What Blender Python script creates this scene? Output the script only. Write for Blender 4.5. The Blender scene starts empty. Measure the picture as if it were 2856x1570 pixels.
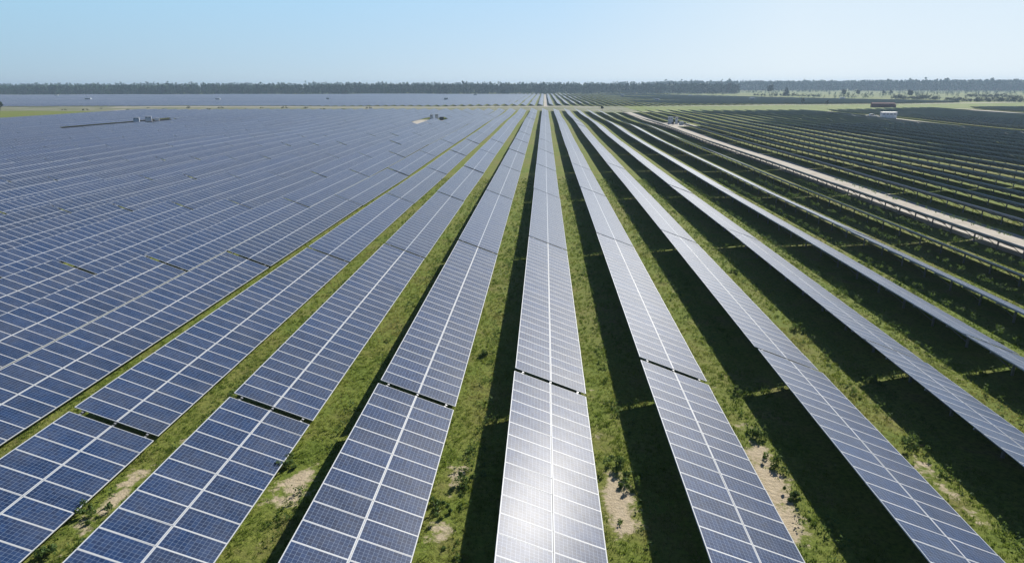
import bpy, math, random
import numpy as np
from mathutils import Vector, Matrix

random.seed(7)
rng = np.random.default_rng(11)
S = bpy.context.scene
COL = S.collection

# ------------------------------------------------------------------ camera
CAM_Z = 15.695                      # drone height over the ground
FPX, CXP, CYP = 1735.8, 1428.0, 785.0   # focal length and centre in photo pixels (2856 x 1570)
TH, PS, RL = 0.30591, 0.050794, -0.002819
c_, s_ = math.cos, math.sin
FWD = Vector((-s_(PS) * c_(TH), c_(PS) * c_(TH), -s_(TH)))
R0 = Vector((c_(PS), s_(PS), 0))
U0 = R0.cross(FWD)
RT = R0 * c_(RL) + U0 * s_(RL)
UP = U0 * c_(RL) - R0 * s_(RL)
cd = bpy.data.cameras.new('camera')
cam = bpy.data.objects.new('camera', cd)
COL.objects.link(cam)
M = Matrix.Identity(4)
for i in range(3):
    M[i][0], M[i][1], M[i][2] = RT[i], UP[i], -FWD[i]
M[2][3] = CAM_Z
cam.matrix_world = M
cd.sensor_width = 36.0
cd.lens = 36.0 * FPX / 2856.0
cd.clip_start = 0.1
cd.clip_end = 20000
S.camera = cam

# ------------------------------------------------------------------ sky, sun, exposure
SUN_AZ, SUN_EL = math.radians(28.0), math.radians(29.5)     # azimuth measured from +Y towards +X
W = bpy.data.worlds.new("World")
S.world = W
W.use_nodes = True
wn, wl = W.node_tree.nodes, W.node_tree.links
for n in list(wn):
    wn.remove(n)
sky = wn.new('ShaderNodeTexSky')
sky.sky_type = 'NISHITA'
sky.sun_disc = False
sky.sun_elevation = SUN_EL
sky.sun_rotation = SUN_AZ
sky.altitude = 0
sky.air_density = 1.0
sky.dust_density = 0.2
sky.ozone_density = 5.0
SKY_S = 0.05
bg = wn.new('ShaderNodeBackground')
bg.inputs['Strength'].default_value = SKY_S
wo = wn.new('ShaderNodeOutputWorld')


def w_math(op, a, b):
    n = wn.new('ShaderNodeMath')
    n.operation = op
    for i, v in enumerate((a, b)):
        if isinstance(v, (int, float)):
            n.inputs[i].default_value = v
        else:
            wl.new(v, n.inputs[i])
    return n.outputs[0]


def w_ramp(fac, stops):
    n = wn.new('ShaderNodeValToRGB')
    while len(n.color_ramp.elements) < len(stops):
        n.color_ramp.elements.new(.5)
    for e, (p, col) in zip(n.color_ramp.elements, stops):
        e.position = p
        e.color = (*col, 1)
    wl.new(fac, n.inputs[0])
    return n.outputs[0]


def w_mix(fac, a, b):
    n = wn.new('ShaderNodeMix')
    n.data_type = 'RGBA'
    n.clamp_factor = True
    wl.new(fac, n.inputs['Factor'])
    wl.new(a, n.inputs[6])
    wl.new(b, n.inputs[7])
    return n.outputs[2]


# the low sky: hazy blue band that pales towards the horizon and towards the sun
w_tc = wn.new('ShaderNodeTexCoord')
w_sp = wn.new('ShaderNodeSeparateXYZ')
wl.new(w_tc.outputs['Generated'], w_sp.inputs[0])
dx_, dy_, dz_ = w_sp.outputs
hl_ = w_math('SQRT', w_math('ADD', w_math('MULTIPLY', dx_, dx_), w_math('MULTIPLY', dy_, dy_)), 0.0)
dot_ = w_math('DIVIDE', w_math('ADD', w_math('MULTIPLY', dx_, math.sin(SUN_AZ)), w_math('MULTIPLY', dy_, math.cos(SUN_AZ))), hl_)
ang_ = w_math('DIVIDE', w_math('ARCCOSINE', dot_, 0.0), math.pi)          # 0 at the sun's azimuth, 1 opposite
hor_c = w_ramp(ang_, [(.045, (.86, .925, .95)), (.15, (.72, .82, .88)), (.26, (.57, .69, .76)), (.385, (.45, .57, .65)), (.6, (.22, .34, .52)), (1, (.17, .29, .48))])
top_c = w_ramp(ang_, [(.045, (.70, .845, .97)), (.15, (.51, .74, .96)), (.26, (.43, .69, .92)), (.385, (.375, .645, .86)), (.6, (.14, .31, .62)), (1, (.09, .24, .54))])
low_c = w_mix(w_math('POWER', w_math('MAXIMUM', w_math('DIVIDE', dz_, .125), 0.0), .65), hor_c, top_c)
sc_ = wn.new('ShaderNodeVectorMath')
sc_.operation = 'SCALE'
wl.new(low_c, sc_.inputs[0])
sc_.inputs['Scale'].default_value = 0.85 / SKY_S
mr_ = wn.new('ShaderNodeMapRange')
mr_.interpolation_type = 'SMOOTHSTEP'
wl.new(dz_, mr_.inputs[0])
mr_.inputs[1].default_value, mr_.inputs[2].default_value = .11, .24
wl.new(w_mix(mr_.outputs[0], sc_.outputs[0], sky.outputs[0]), bg.inputs[0])
wl.new(bg.outputs[0], wo.inputs[0])
sl = bpy.data.lights.new('sun', 'SUN')
sl.energy = 5.0
sl.angle = math.radians(0.53)
sl.color = (1.0, 0.95, 0.87)
sun = bpy.data.objects.new('sun', sl)
COL.objects.link(sun)
SUN_DIR = Vector((s_(SUN_AZ) * c_(SUN_EL), c_(SUN_AZ) * c_(SUN_EL), s_(SUN_EL)))
sun.rotation_euler = SUN_DIR.to_track_quat('Z', 'Y').to_euler()
sun.location = SUN_DIR * 300
S.view_settings.view_transform = 'Standard'
S.view_settings.look = 'None'
S.view_settings.exposure = 0.25
S.view_settings.gamma = 1.0
S.view_settings.use_curve_mapping = False

# ------------------------------------------------------------------ layout numbers
PITCH = 6.6586                 # row spacing
X0 = -1.341                    # upper edge of the row with the glare
TILT = 0.36262
G_UP = 1.70                    # upper edge above ground
MP = 1.01                      # module pitch along the row
NM = 29
TL = NM * MP
TGAP = 0.38
PER = TL + TGAP
MW, MH, MT = 1.970, 1.001, 0.04
USPLIT = MW + 0.02
UTOT = MW * 2 + 0.02
CT, ST = math.cos(TILT), math.sin(TILT)
DX = UTOT * CT


def sstep(a, b, x):
    t = np.clip((x - a) / (b - a), 0, 1)
    return t * t * (3 - 2 * t)


def terr(x, y):
    x = np.asarray(x, float)
    y = np.asarray(y, float)
    a = sstep(52, 130, np.hypot(x, y)) * (1 - sstep(1100, 1400, y))
    fall = -.75 * sstep(16, 40, x) * (1 - sstep(700, 1100, y))
    return fall + a * (0.22 * np.sin(x / 41 + 1.3) * np.sin(y / 33 + .4) + 0.14 * np.sin(y / 19 + x / 57) + .08 * np.sin(x / 13 + y / 45))


def lift(x):
    return .10 * float(sstep(16, 38, x))


def T1(x, y):
    return float(terr(x, y))


def ray(px, py):
    return (FWD + RT * ((px - CXP) / FPX) + UP * ((CYP - py) / FPX)).normalized()


def at(px, py, z=0.0):
    """ground point under a place in the photo (used to survey where things stand)"""
    d = ray(px, py)
    t = (z - CAM_Z) / d.z
    return d.x * t, d.y * t


def project(P):
    v = Vector(P) - Vector((0, 0, CAM_Z))
    z = v.dot(FWD)
    if z < .5:
        return None
    return CXP + FPX * v.dot(RT) / z, CYP - FPX * v.dot(UP) / z


# ------------------------------------------------------------------ materials
def mat(name):
    m = bpy.data.materials.new(name)
    m.use_nodes = True
    nt = m.node_tree
    return m, nt, nt.nodes, nt.links, nt.nodes['Principled BSDF']


def math_node(nt, op, a, b=None, c=None):
    n = nt.nodes.new('ShaderNodeMath')
    n.operation = op
    for i, v in enumerate((a, b, c)):
        if v is None:
            continue
        if isinstance(v, (int, float)):
            n.inputs[i].default_value = v
        else:
            nt.links.new(v, n.inputs[i])
    return n.outputs[0]


def mixc(nt, fac, a, b):
    n = nt.nodes.new('ShaderNodeMix')
    n.data_type = 'RGBA'
    for sock, v in ((n.inputs['Factor'], fac), (n.inputs[6], a), (n.inputs[7], b)):
        if isinstance(v, (int, float)):
            sock.default_value = v
        elif isinstance(v, tuple):
            sock.default_value = (*v, 1) if len(v) == 3 else v
        else:
            nt.links.new(v, sock)
    return n.outputs[2]


def ramp(nt, fac, stops):
    n = nt.nodes.new('ShaderNodeValToRGB')
    el = n.color_ramp.elements
    while len(el) < len(stops):
        el.new(0.5)
    for e, (p, col) in zip(el, stops):
        e.position = p
        e.color = (*col, 1) if len(col) == 3 else col
    nt.links.new(fac, n.inputs[0])
    return n.outputs[0]


def noise(nt, scale, detail=4, rough=.55, vec=None, out=0):
    n = nt.nodes.new('ShaderNodeTexNoise')
    n.inputs['Scale'].default_value = scale
    n.inputs['Detail'].default_value = detail
    n.inputs['Roughness'].default_value = rough
    if vec is not None:
        nt.links.new(vec, n.inputs['Vector'])
    return n.outputs[out]


def simple(name, col, rough=.6, metal=0.0, var=.12, scale=3.0):
    m, nt, N, L, P = mat(name)
    tc = N.new('ShaderNodeTexCoord')
    f = noise(nt, scale, 4, .6, tc.outputs['Object'])
    lo = tuple(max(0, v * (1 - var)) for v in col)
    hi = tuple(min(1, v * (1 + var)) for v in col)
    L.new(ramp(nt, f, [(.3, lo), (.7, hi)]), P.inputs['Base Color'])
    P.inputs['Roughness'].default_value = rough
    P.inputs['Metallic'].default_value = metal
    return m


def glass_material(name, framed):
    """polycrystalline cells under textured glass; uv counts modules (framed) or runs 0..1 over one laminate"""
    m, nt, N, L, P = mat(name)
    uv = N.new('ShaderNodeUVMap')
    sp = N.new('ShaderNodeSeparateXYZ')
    L.new(uv.outputs[0], sp.inputs[0])
    u = math_node(nt, 'FRACT', sp.outputs[0])
    v = math_node(nt, 'FRACT', sp.outputs[1])
    # fixed margins: frame + white laminate border, in module units
    fu, fv = (.0195, .036) if framed else (0.0, 0.0)
    bu, bv = (.020, .033) if framed else (.007, .009)

    def edge(t, w):      # 1 inside the border of width w on both sides
        d = math_node(nt, 'MINIMUM', t, math_node(nt, 'SUBTRACT', 1.0, t))
        return math_node(nt, 'LESS_THAN', d, w)

    def inner(t, w):
        return math_node(nt, 'DIVIDE', math_node(nt, 'SUBTRACT', t, w), 1 - 2 * w)
    border = math_node(nt, 'MAXIMUM', edge(u, bu), edge(v, bv))
    cu = math_node(nt, 'MULTIPLY', inner(u, bu), 12.0)
    cv = math_node(nt, 'MULTIPLY', inner(v, bv), 6.0)
    gu = edge(math_node(nt, 'FRACT', cu), .024)
    gv = edge(math_node(nt, 'FRACT', cv), .024)
    gap = math_node(nt, 'MAXIMUM', gu, gv)
    # busbars: three silver ribbons per cell
    bus = edge(math_node(nt, 'FRACT', math_node(nt, 'MULTIPLY', cv, 3.0)), .035)
    # cell tint changes from cell to cell
    comb = N.new('ShaderNodeCombineXYZ')
    mu = math_node(nt, 'FLOOR', math_node(nt, 'ADD', cu, math_node(nt, 'MULTIPLY', math_node(nt, 'FLOOR', sp.outputs[0]), 12.0)))
    mv = math_node(nt, 'FLOOR', math_node(nt, 'ADD', cv, math_node(nt, 'MULTIPLY', math_node(nt, 'FLOOR', sp.outputs[1]), 6.0)))
    L.new(mu, comb.inputs[0])
    L.new(mv, comb.inputs[1])
    oi = N.new('ShaderNodeObjectInfo')
    L.new(math_node(nt, 'MULTIPLY', oi.outputs['Random'], 57.0), comb.inputs[2])
    wn_ = N.new('ShaderNodeTexWhiteNoise')
    L.new(comb.outputs[0], wn_.inputs['Vector'])
    cell = ramp(nt, wn_.outputs['Value'], [(0, (.006, .024, .082)), (.5, (.009, .034, .108)), (1, (.015, .046, .135))])
    hv = N.new('ShaderNodeHueSaturation')
    hv.inputs['Value'].default_value = 1
    L.new(cell, hv.inputs['Color'])
    L.new(math_node(nt, 'ADD', .85, math_node(nt, 'MULTIPLY', oi.outputs['Random'], .3)), hv.inputs['Value'])
    col = mixc(nt, math_node(nt, 'MULTIPLY', bus, .2), hv.outputs[0], (.20, .27, .38))
    col = mixc(nt, gap, col, (.26, .34, .48) if not framed else (.19, .26, .38))
    col = mixc(nt, border, col, (.42, .48, .58))
    if framed:
        frame = math_node(nt, 'MAXIMUM', edge(u, fu), edge(v, fv))
        col = mixc(nt, frame, col, (.50, .54, .60))
    # thin dust, thicker in blotches, and the prismatic texture of the glass
    tc = N.new('ShaderNodeTexCoord')
    dn = noise(nt, 1.3, 5, .65, tc.outputs['Object'])
    gp = N.new('ShaderNodeNewGeometry')
    dust = ramp(nt, noise(nt, .55, 6, .7, gp.outputs['Position']), [(.40, (0, 0, 0)), (.75, (.14, .14, .14))])
    col = mixc(nt, dust, col, (.34, .33, .31))
    L.new(col, P.inputs['Base Color'])
    P.inputs['IOR'].default_value = 1.17
    P.inputs['Coat Weight'].default_value = .48
    P.inputs['Sheen Weight'].default_value = .45
    P.inputs['Sheen Roughness'].default_value = .35
    P.inputs['Sheen Tint'].default_value = (.80, .90, 1.0, 1)
    P.inputs['Coat IOR'].default_value = 1.15
    P.inputs['Coat Roughness'].default_value = .29
    mr = N.new('ShaderNodeMapRange')
    L.new(dn, mr.inputs[0])
    mr.inputs[1].default_value, mr.inputs[2].default_value = .3, .7
    mr.inputs[3].default_value, mr.inputs[4].default_value = .48, .56
    L.new(mr.outputs[0], P.inputs['Roughness'])
    return m


MAT = {}
MAT['glass'] = glass_material('cell_glass', False)
MAT['glass_deck'] = glass_material('cell_glass_framed', True)
MAT['alu'] = simple('anodised_aluminium', (.62, .64, .66), .55, .0, .05)
MAT['steel'] = simple('galvanised_steel', (.30, .31, .32), .5, .6, .2, 6)
MAT['back'] = simple('module_backsheet', (.52, .64, .82), .6, 0, .06)
MAT['white'] = simple('white_cabinet_paint', (.88, .89, .90), .45, 0, .04)
MAT['grey'] = simple('grey_cabinet_paint', (.60, .63, .65), .5, 0, .08)
MAT['dark'] = simple('dark_louvre', (.05, .055, .06), .6, 0, .2)
MAT['concrete'] = simple('concrete', (.42, .40, .37), .85, 0, .15)
MAT['red'] = simple('dark_red_sheet', (.17, .040, .045), .95, 0, .2, 1.0)
MAT['roof'] = simple('pale_roof_sheet', (.45, .45, .46), .8, 0, .1, 1.0)
MAT['carwhite'] = simple('white_car_paint', (.80, .80, .80), .22, 0, .02)
MAT['carglass'] = simple('dark_car_glass', (.02, .024, .028), .08, 0, .1)
MAT['tyre'] = simple('tyre_rubber', (.025, .025, .026), .8, 0, .2)
MAT['bark'] = simple('bark', (.11, .085, .065), .9, 0, .3, 2)


def leaf_material(name, dark, light):
    m, nt, N, L, P = mat(name)
    at_ = N.new('ShaderNodeAttribute')
    at_.attribute_name = 'tint'
    oi = N.new('ShaderNodeObjectInfo')
    f = math_node(nt, 'ADD', at_.outputs['Fac'], math_node(nt, 'MULTIPLY', math_node(nt, 'SUBTRACT', oi.outputs['Random'], .5), .3))
    L.new(ramp(nt, f, [(0, dark), (1, light)]), P.inputs['Base Color'])
    P.inputs['Roughness'].default_value = .7
    P.inputs['Specular IOR Level'].default_value = .2
    return m


MAT['leaf'] = leaf_material('weed_leaves', (.065, .135, .035), (.165, .255, .075))
MAT['forest'] = leaf_material('pine_foliage', (.010, .056, .022), (.050, .140, .046))
MAT['bush'] = leaf_material('bush_foliage', (.020, .045, .022), (.060, .095, .040))

# grass blades: straw to green by attribute
m, nt, N, L, P = mat('grass_blades')
a_ = N.new('ShaderNodeAttribute')
a_.attribute_name = 'tint'
L.new(ramp(nt, a_.outputs['Fac'], [(0, (.090, .165, .026)), (.45, (.185, .260, .042)), (.75, (.290, .300, .080)), (1, (.42, .36, .17))]), P.inputs['Base Color'])
P.inputs['Roughness'].default_value = .75
P.inputs['Specular IOR Level'].default_value = .15


def translucent(nt, P, amount, gain):
    N, L = nt.nodes, nt.links
    src = P.inputs['Base Color'].links[0].from_socket
    tr = N.new('ShaderNodeBsdfTranslucent')
    L.new(mixc(nt, gain, src, (.30, .34, .03)), tr.inputs['Color'])
    mx = N.new('ShaderNodeMixShader')
    mx.inputs[0].default_value = amount
    L.new(P.outputs[0], mx.inputs[1])
    L.new(tr.outputs[0], mx.inputs[2])
    L.new(mx.outputs[0], N['Material Output'].inputs['Surface'])


translucent(nt, P, .45, .25)
for k in ('leaf',):
    t_ = MAT[k].node_tree
    translucent(t_, t_.nodes['Principled BSDF'], .4, .2)
MAT['grass'] = m

# ground: short turf, dry thatch and bare sand
m, nt, N, L, P = mat('ground_turf')
geo = N.new('ShaderNodeNewGeometry')
pos = geo.outputs['Position']
big = noise(nt, .035, 4, .6, pos)
mid = noise(nt, .45, 5, .65, pos)
fine = noise(nt, 5.0, 5, .75, pos)
turf = ramp(nt, mid, [(.25, (.105, .165, .027)), (.42, (.165, .220, .036)), (.55, (.22, .235, .055)), (.72, (.25, .19, .09))])
far_t = ramp(nt, big, [(.35, (.19, .28, .045)), (.5, (.24, .29, .065)), (.66, (.30, .27, .12))])
turf = mixc(nt, .4, turf, far_t)
fm = N.new('ShaderNodeMix')
fm.data_type = 'RGBA'
fm.blend_type = 'MULTIPLY'
fm.inputs['Factor'].default_value = .8
L.new(turf, fm.inputs[6])
L.new(ramp(nt, fine, [(.28, (.35, .35, .35)), (.5, (.95, .95, .95)), (.72, (1.45, 1.40, 1.3))]), fm.inputs[7])
turf = fm.outputs[2]
sa = N.new('ShaderNodeAttribute')
sa.attribute_name = 'sand'
sn = noise(nt, 1.6, 6, .7, pos)
sv = math_node(nt, 'ADD', sa.outputs['Fac'], math_node(nt, 'MULTIPLY', math_node(nt, 'SUBTRACT', sn, .5), 2.6))
sandc = ramp(nt, noise(nt, 3.0, 5, .7, pos), [(.3, (.50, .41, .27)), (.7, (.70, .59, .42))])
sm = ramp(nt, sv, [(.38, (0, 0, 0)), (.52, (.45, .45, .45)), (.72, (1, 1, 1))])
col = mixc(nt, sm, turf, sandc)
L.new(col, P.inputs['Base Color'])
P.inputs['Roughness'].default_value = .95
P.inputs['Specular IOR Level'].default_value = .1
bp = N.new('ShaderNodeBump')
bp.inputs['Strength'].default_value = .7
bp.inputs['Distance'].default_value = .12
L.new(fine, bp.inputs['Height'])
L.new(bp.outputs[0], P.inputs['Normal'])
MAT['ground'] = m


def track_material(name, stops, sc=.5):
    m, nt, N, L, P = mat(name)
    geo = N.new('ShaderNodeNewGeometry')
    a = noise(nt, sc, 6, .65, geo.outputs['Position'])
    b = noise(nt, sc * 9, 4, .7, geo.outputs['Position'])
    f = math_node(nt, 'ADD', math_node(nt, 'MULTIPLY', a, .7), math_node(nt, 'MULTIPLY', b, .3))
    L.new(ramp(nt, f, stops), P.inputs['Base Color'])
    P.inputs['Roughness'].default_value = .95
    P.inputs['Specular IOR Level'].default_value = .1
    return m


MAT['sand'] = track_material('sandy_track', [(.32, (.46, .41, .34)), (.5, (.60, .55, .47)), (.68, (.70, .65, .57))])
MAT['gravel'] = track_material('gravel_verge', [(.32, (.14, .18, .08)), (.45, (.21, .23, .13)), (.55, (.29, .29, .20)), (.7, (.42, .40, .33))], .06)
MAT['verge'] = track_material('green_verge', [(.3, (.10, .16, .03)), (.5, (.20, .26, .06)), (.64, (.28, .30, .10)), (.78, (.42, .38, .24))], .05)
MAT['near_black'] = track_material('near_black_sheet', [(.3, (.010, .013, .018)), (.7, (.020, .024, .032))])
MAT['meadow'] = track_material('meadow', [(.3, (.07, .12, .03)), (.5, (.15, .20, .055)), (.7, (.27, .28, .10))], .02)


# ------------------------------------------------------------------ mesh helper
class MB:
    def __init__(self):
        self.v, self.f, self.m, self.uv = [], [], [], []

    def face(self, pts, m=0, uv=None):
        b = len(self.v)
        self.v += [tuple(p) for p in pts]
        self.f.append(tuple(range(b, b + len(pts))))
        self.m.append(m)
        self.uv.append(uv if uv else [(0, 0)] * len(pts))

    def box(self, x0, x1, y0, y1, z0, z1, m=0, T=None, skip=()):
        P = [Vector((x, y, z)) for z in (z0, z1) for y in (y0, y1) for x in (x0, x1)]
        if T is not None:
            P = [T @ p for p in P]
        for k, q in (('b', (0, 2, 3, 1)), ('t', (4, 5, 7, 6)), ('f', (0, 1, 5, 4)), ('k', (2, 6, 7, 3)), ('l', (0, 4, 6, 2)), ('r', (1, 3, 7, 5))):
            if k not in skip:
                self.face([P[i] for i in q], m)

    def bar(self, a, b, w, m=0, h=None):
        a, b = Vector(a), Vector(b)
        d = b - a
        T = Matrix.Translation(a) @ d.to_track_quat('Z', 'Y').to_matrix().to_4x4()
        h = h or w
        self.box(-w / 2, w / 2, -h / 2, h / 2, 0, d.length, m, T)

    def cyl(self, a, b, r0, r1, n=10, m=0):
        a, b = Vector(a), Vector(b)
        T = (b - a).to_track_quat('Z', 'Y').to_matrix()
        A = [a + T @ Vector((r0 * c_(2 * math.pi * i / n), r0 * s_(2 * math.pi * i / n), 0)) for i in range(n)]
        B = [b + T @ Vector((r1 * c_(2 * math.pi * i / n), r1 * s_(2 * math.pi * i / n), 0)) for i in range(n)]
        for i in range(n):
            j = (i + 1) % n
            self.face([A[i], A[j], B[j], B[i]], m)
        self.face(B, m)
        self.face(A[::-1], m)

    def mesh(self, name, mats):
        me = bpy.data.meshes.new(name)
        me.from_pydata(self.v, [], self.f)
        for k in mats:
            me.materials.append(MAT[k])
        me.polygons.foreach_set('material_index', self.m)
        l = me.uv_layers.new(name='UVMap')
        l.data.foreach_set('uv', [c for f in self.uv for p in f for c in p])
        me.update()
        return me


def tag(o, label=None, cat=None, group=None, kind=None):
    for k, v in (('label', label), ('category', cat), ('group', group), ('kind', kind)):
        if v:
            o[k] = v
    return o


def link(name, me, parent=None):
    o = bpy.data.objects.new(name, me)
    COL.objects.link(o)
    if parent is not None:
        o.parent = parent
    return o


def empty(name, loc=(0, 0, 0), rz=0):
    o = bpy.data.objects.new(name, None)
    o.empty_display_size = .3
    COL.objects.link(o)
    o.location = loc
    o.rotation_euler = (0, 0, rz)
    return o


def copy_tree(o, parent=None):
    c = o.copy()
    COL.objects.link(c)
    if parent is not None:
        c.parent = parent
    for ch in list(o.children):
        copy_tree(ch, c)
    return c


def np_mesh(name, verts, faces, matkey, tint=None):
    """verts (n,3) and faces (m,k) arrays"""
    me = bpy.data.meshes.new(name)
    verts = np.asarray(verts, np.float32)
    faces = np.asarray(faces, np.int32)
    k = faces.shape[1]
    me.vertices.add(len(verts))
    me.vertices.foreach_set('co', verts.ravel())
    me.loops.add(faces.size)
    me.loops.foreach_set('vertex_index', faces.ravel())
    me.polygons.add(len(faces))
    me.polygons.foreach_set('loop_start', np.arange(0, faces.size, k, dtype=np.int32))
    me.materials.append(MAT[matkey])
    if tint is not None:
        a = me.attributes.new('tint', 'FLOAT', 'POINT')
        a.data.foreach_set('value', np.asarray(tint, np.float32))
    me.update(calc_edges=True)
    me.validate()
    return me


# ------------------------------------------------------------------ ground
SAND = []
for px, py, rx, ry, w in [(808, 1368, .8, 1.3, .9), (850, 1330, .4, .7, .7), (300, 1410, .35, 2.2, .7), (360, 1330, .4, 1.0, .5), (1281, 1309, .6, .6, .7), (1229, 1475, .6, .9, .8),
                          (1262, 1350, .35, .8, .5), (1728, 1395, .7, 1.2, 1.2), (1741, 1475, .6, .6, .9), (1716, 1330, .5, .6, .6), (2072, 1188, .5, .8, .6), (2113, 1264, .6, .9, .8), (2150, 1345, .75, 1.5, 1.2),
                          (2205, 1466, .7, 1.2, 1.0), (2575, 1300, .5, .9, .7), (2640, 1370, .5, .8, .6), (860, 850, .35, 1.0, .5), (1350, 475, .5, 1.5, .7),
                          (1290, 600, .4, 1.5, .6), (1120, 640, .4, 1.0, .4), (700, 1530, .5, .8, .4)]:
    SAND.append((*at(px, py), rx, ry, w))


for r_ in range(-4, 4):
    for k_ in range(5):
        SAND.append((X0 + r_ * PITCH + DX + rng.uniform(.1, 1.5), 15 + 60 * rng.uniform() ** 1.7, rng.uniform(.2, .5), rng.uniform(.3, 1.1), rng.uniform(.2, .5)))


def axis(*seg):
    out = []
    for a, b, st in seg:
        out += list(np.arange(a, b, st))
    out.append(seg[-1][1])
    return np.array(out)


gx = axis((-3200, -600, 260), (-600, -60, 9), (-60, -24, 3), (-24, 34, .3), (34, 60, 3), (60, 600, 9), (600, 3200, 260))
gy = axis((-600, 0, 100), (0, 12, 3), (12, 62, .3), (62, 120, 2), (120, 640, 5), (640, 1400, 20), (1400, 3400, 200))
XX, YY = np.meshgrid(gx, gy)
ZZ = terr(XX, YY)
SV = np.zeros_like(XX) - .06
for sx, sy, rx, ry, w in SAND:
    SV += w * np.exp(-(((XX - sx) / rx) ** 2 + ((YY - sy) / ry) ** 2))
SV = np.clip(SV, -.2, 1.1)
nx, ny = len(gx), len(gy)
idx = np.arange(nx * ny).reshape(ny, nx)
fc = np.stack([idx[:-1, :-1], idx[:-1, 1:], idx[1:, 1:], idx[1:, :-1]], -1).reshape(-1, 4)
me = np_mesh('ground', np.stack([XX, YY, ZZ], -1).reshape(-1, 3), fc, 'ground')
a = me.attributes.new('sand', 'FLOAT', 'POINT')
a.data.foreach_set('value', SV.ravel().astype(np.float32))
me.polygons.foreach_set('use_smooth', [True] * len(me.polygons))
tag(link('ground', me), kind='structure')


def strip(name, pts_l, pts_r, key, dz=.03, nacross=3, step=4.0):
    """a sheet between two polylines, laid over the terrain"""
    def resample(p):
        p = np.array(p, float)
        d = np.r_[0, np.cumsum(np.hypot(*np.diff(p, axis=0).T))]
        return p, d
    (pl, dl), (pr, dr) = resample(pts_l), resample(pts_r)
    n = max(2, int(dl[-1] / step))
    t = np.linspace(0, 1, n)
    Lp = np.stack([np.interp(t * dl[-1], dl, pl[:, i]) for i in (0, 1)], -1)
    Rp = np.stack([np.interp(t * dr[-1], dr, pr[:, i]) for i in (0, 1)], -1)
    s = np.linspace(0, 1, nacross + 1)
    P = Lp[:, None] * (1 - s[None, :, None]) + Rp[:, None] * s[None, :, None]
    wob = rng.normal(0, .12, P.shape[:2])
    P[..., 0] += wob * ((s == 0) | (s == 1))[None]
    Z = terr(P[..., 0], P[..., 1]) + dz
    V = np.concatenate([P, Z[..., None]], -1)
    ii = np.arange(n * (nacross + 1)).reshape(n, nacross + 1)
    F = np.stack([ii[:-1, :-1], ii[:-1, 1:], ii[1:, 1:], ii[1:, :-1]], -1).reshape(-1, 4)
    o = link(name, np_mesh(name, V.reshape(-1, 3), F, key))
    return tag(o, kind='structure')


def yend(x):        # far end of the near field
    return 401.0 + max(0, x - 150) * .32


def f2near(x):
    return 497.0 + max(0, x) * .255


def f2far(x):
    return 1085.0 if x < 130 else max(0, 1085.0 - (x - 130) * 2.05)


strip('gravel_verge', [(-900, 440), (-270, 405), (60, 404)], [(-900, 520), (-270, 498), (60, 512)], 'gravel', .02, 8, 6)
strip('green_verge', [(60, 404), (150, 404), (460, 502), (900, 640)], [(60, 512), (150, 534), (460, 616), (900, 740)], 'verge', .02, 8, 6)
strip('sandy_track', [(-330, 472), (-60, 476), (40, 478)], [(-330, 486), (-60, 484), (40, 484)], 'sand', .05)
strip('sandy_track', [(-290, 418), (-160, 418), (-100, 424)], [(-290, 432), (-160, 428), (-100, 427)], 'sand', .05)
strip('sandy_track', [(55, 405), (150, 404), (300, 452), (460, 505)], [(55, 409), (150, 408), (300, 456), (460, 511)], 'sand', .05)
strip('sandy_track', [(80, 506), (240, 548), (460, 606), (900, 730)], [(80, 511), (240, 554), (460, 616), (900, 752)], 'sand', .05)
strip('sandy_path', [(47.3, 20), (47.3, 401)], [(54.1, 20), (54.1, 401)], 'sand', .03)
strip('service_road', [(156, 40), (156, 404)], [(171, 40), (171, 404)], 'sand', .03, 5, 6)
strip('service_road', [(252, 40), (252, 430)], [(278, 40), (278, 430)], 'sand', .03, 5, 6)
strip('sandy_path', [(-.4, 486), (-.4, 1085)], [(3.2, 486), (3.2, 1085)], 'sand', .04)
strip('meadow', [(150, 1090), (420, 625), (760, 790)], [(300, 1500), (620, 1400), (1500, 1500)], 'meadow', .02, 10, 12)
strip('dark_strip', [(-191.2, 221), (-191.2, 308)], [(-169.5, 221), (-169.5, 308)], 'near_black', .03, 4, 6)  # plain near-black sheet along the left-out rows, drawn as a dark line; surface unidentified
strip('inverter_pad', [(-58.2, 262), (-58.2, 297)], [(-46.5, 262), (-46.5, 297)], 'sand', .03)
strip('inverter_pad', [(53.2, 262), (53.2, 292)], [(63, 262), (63, 292)], 'sand', .025)

# ------------------------------------------------------------------ solar tables
GROUP = 'solar tables standing in parallel rows'


def sl_pt(u, y, n=0.0):
    """point on the tilted deck: u down the slope from the upper edge, n above the deck"""
    return Vector((u * CT + n * ST, y, G_UP - u * ST + n * CT))


# one module: aluminium frame, laminate, backsheet (x down the slope, y along the row)
b = MB()
fw = .025
b.box(0, fw, 0, MH, -MT, 0, 1)
b.box(MW - fw, MW, 0, MH, -MT, 0, 1)
b.box(fw, MW - fw, 0, fw, -MT, 0, 1, skip=('l', 'r'))
b.box(fw, MW - fw, MH - fw, MH, -MT, 0, 1, skip=('l', 'r'))
b.face([(fw, fw, -.004), (MW - fw, fw, -.004), (MW - fw, MH - fw, -.004), (fw, MH - fw, -.004)], 0, [(0.0001, 0.0001), (.9999, 0.0001), (.9999, .9999), (0.0001, .9999)])
b.face([(fw, fw, -.012), (fw, MH - fw, -.012), (MW - fw, MH - fw, -.012), (MW - fw, fw, -.012)], 2)
ME_MODULE = b.mesh('solar_module', ['glass', 'alu', 'back'])


def post_ys(L):
    n = max(2, int(round(L / 3.66)))
    return [L * (i + .5) / n for i in range(n)]


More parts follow.
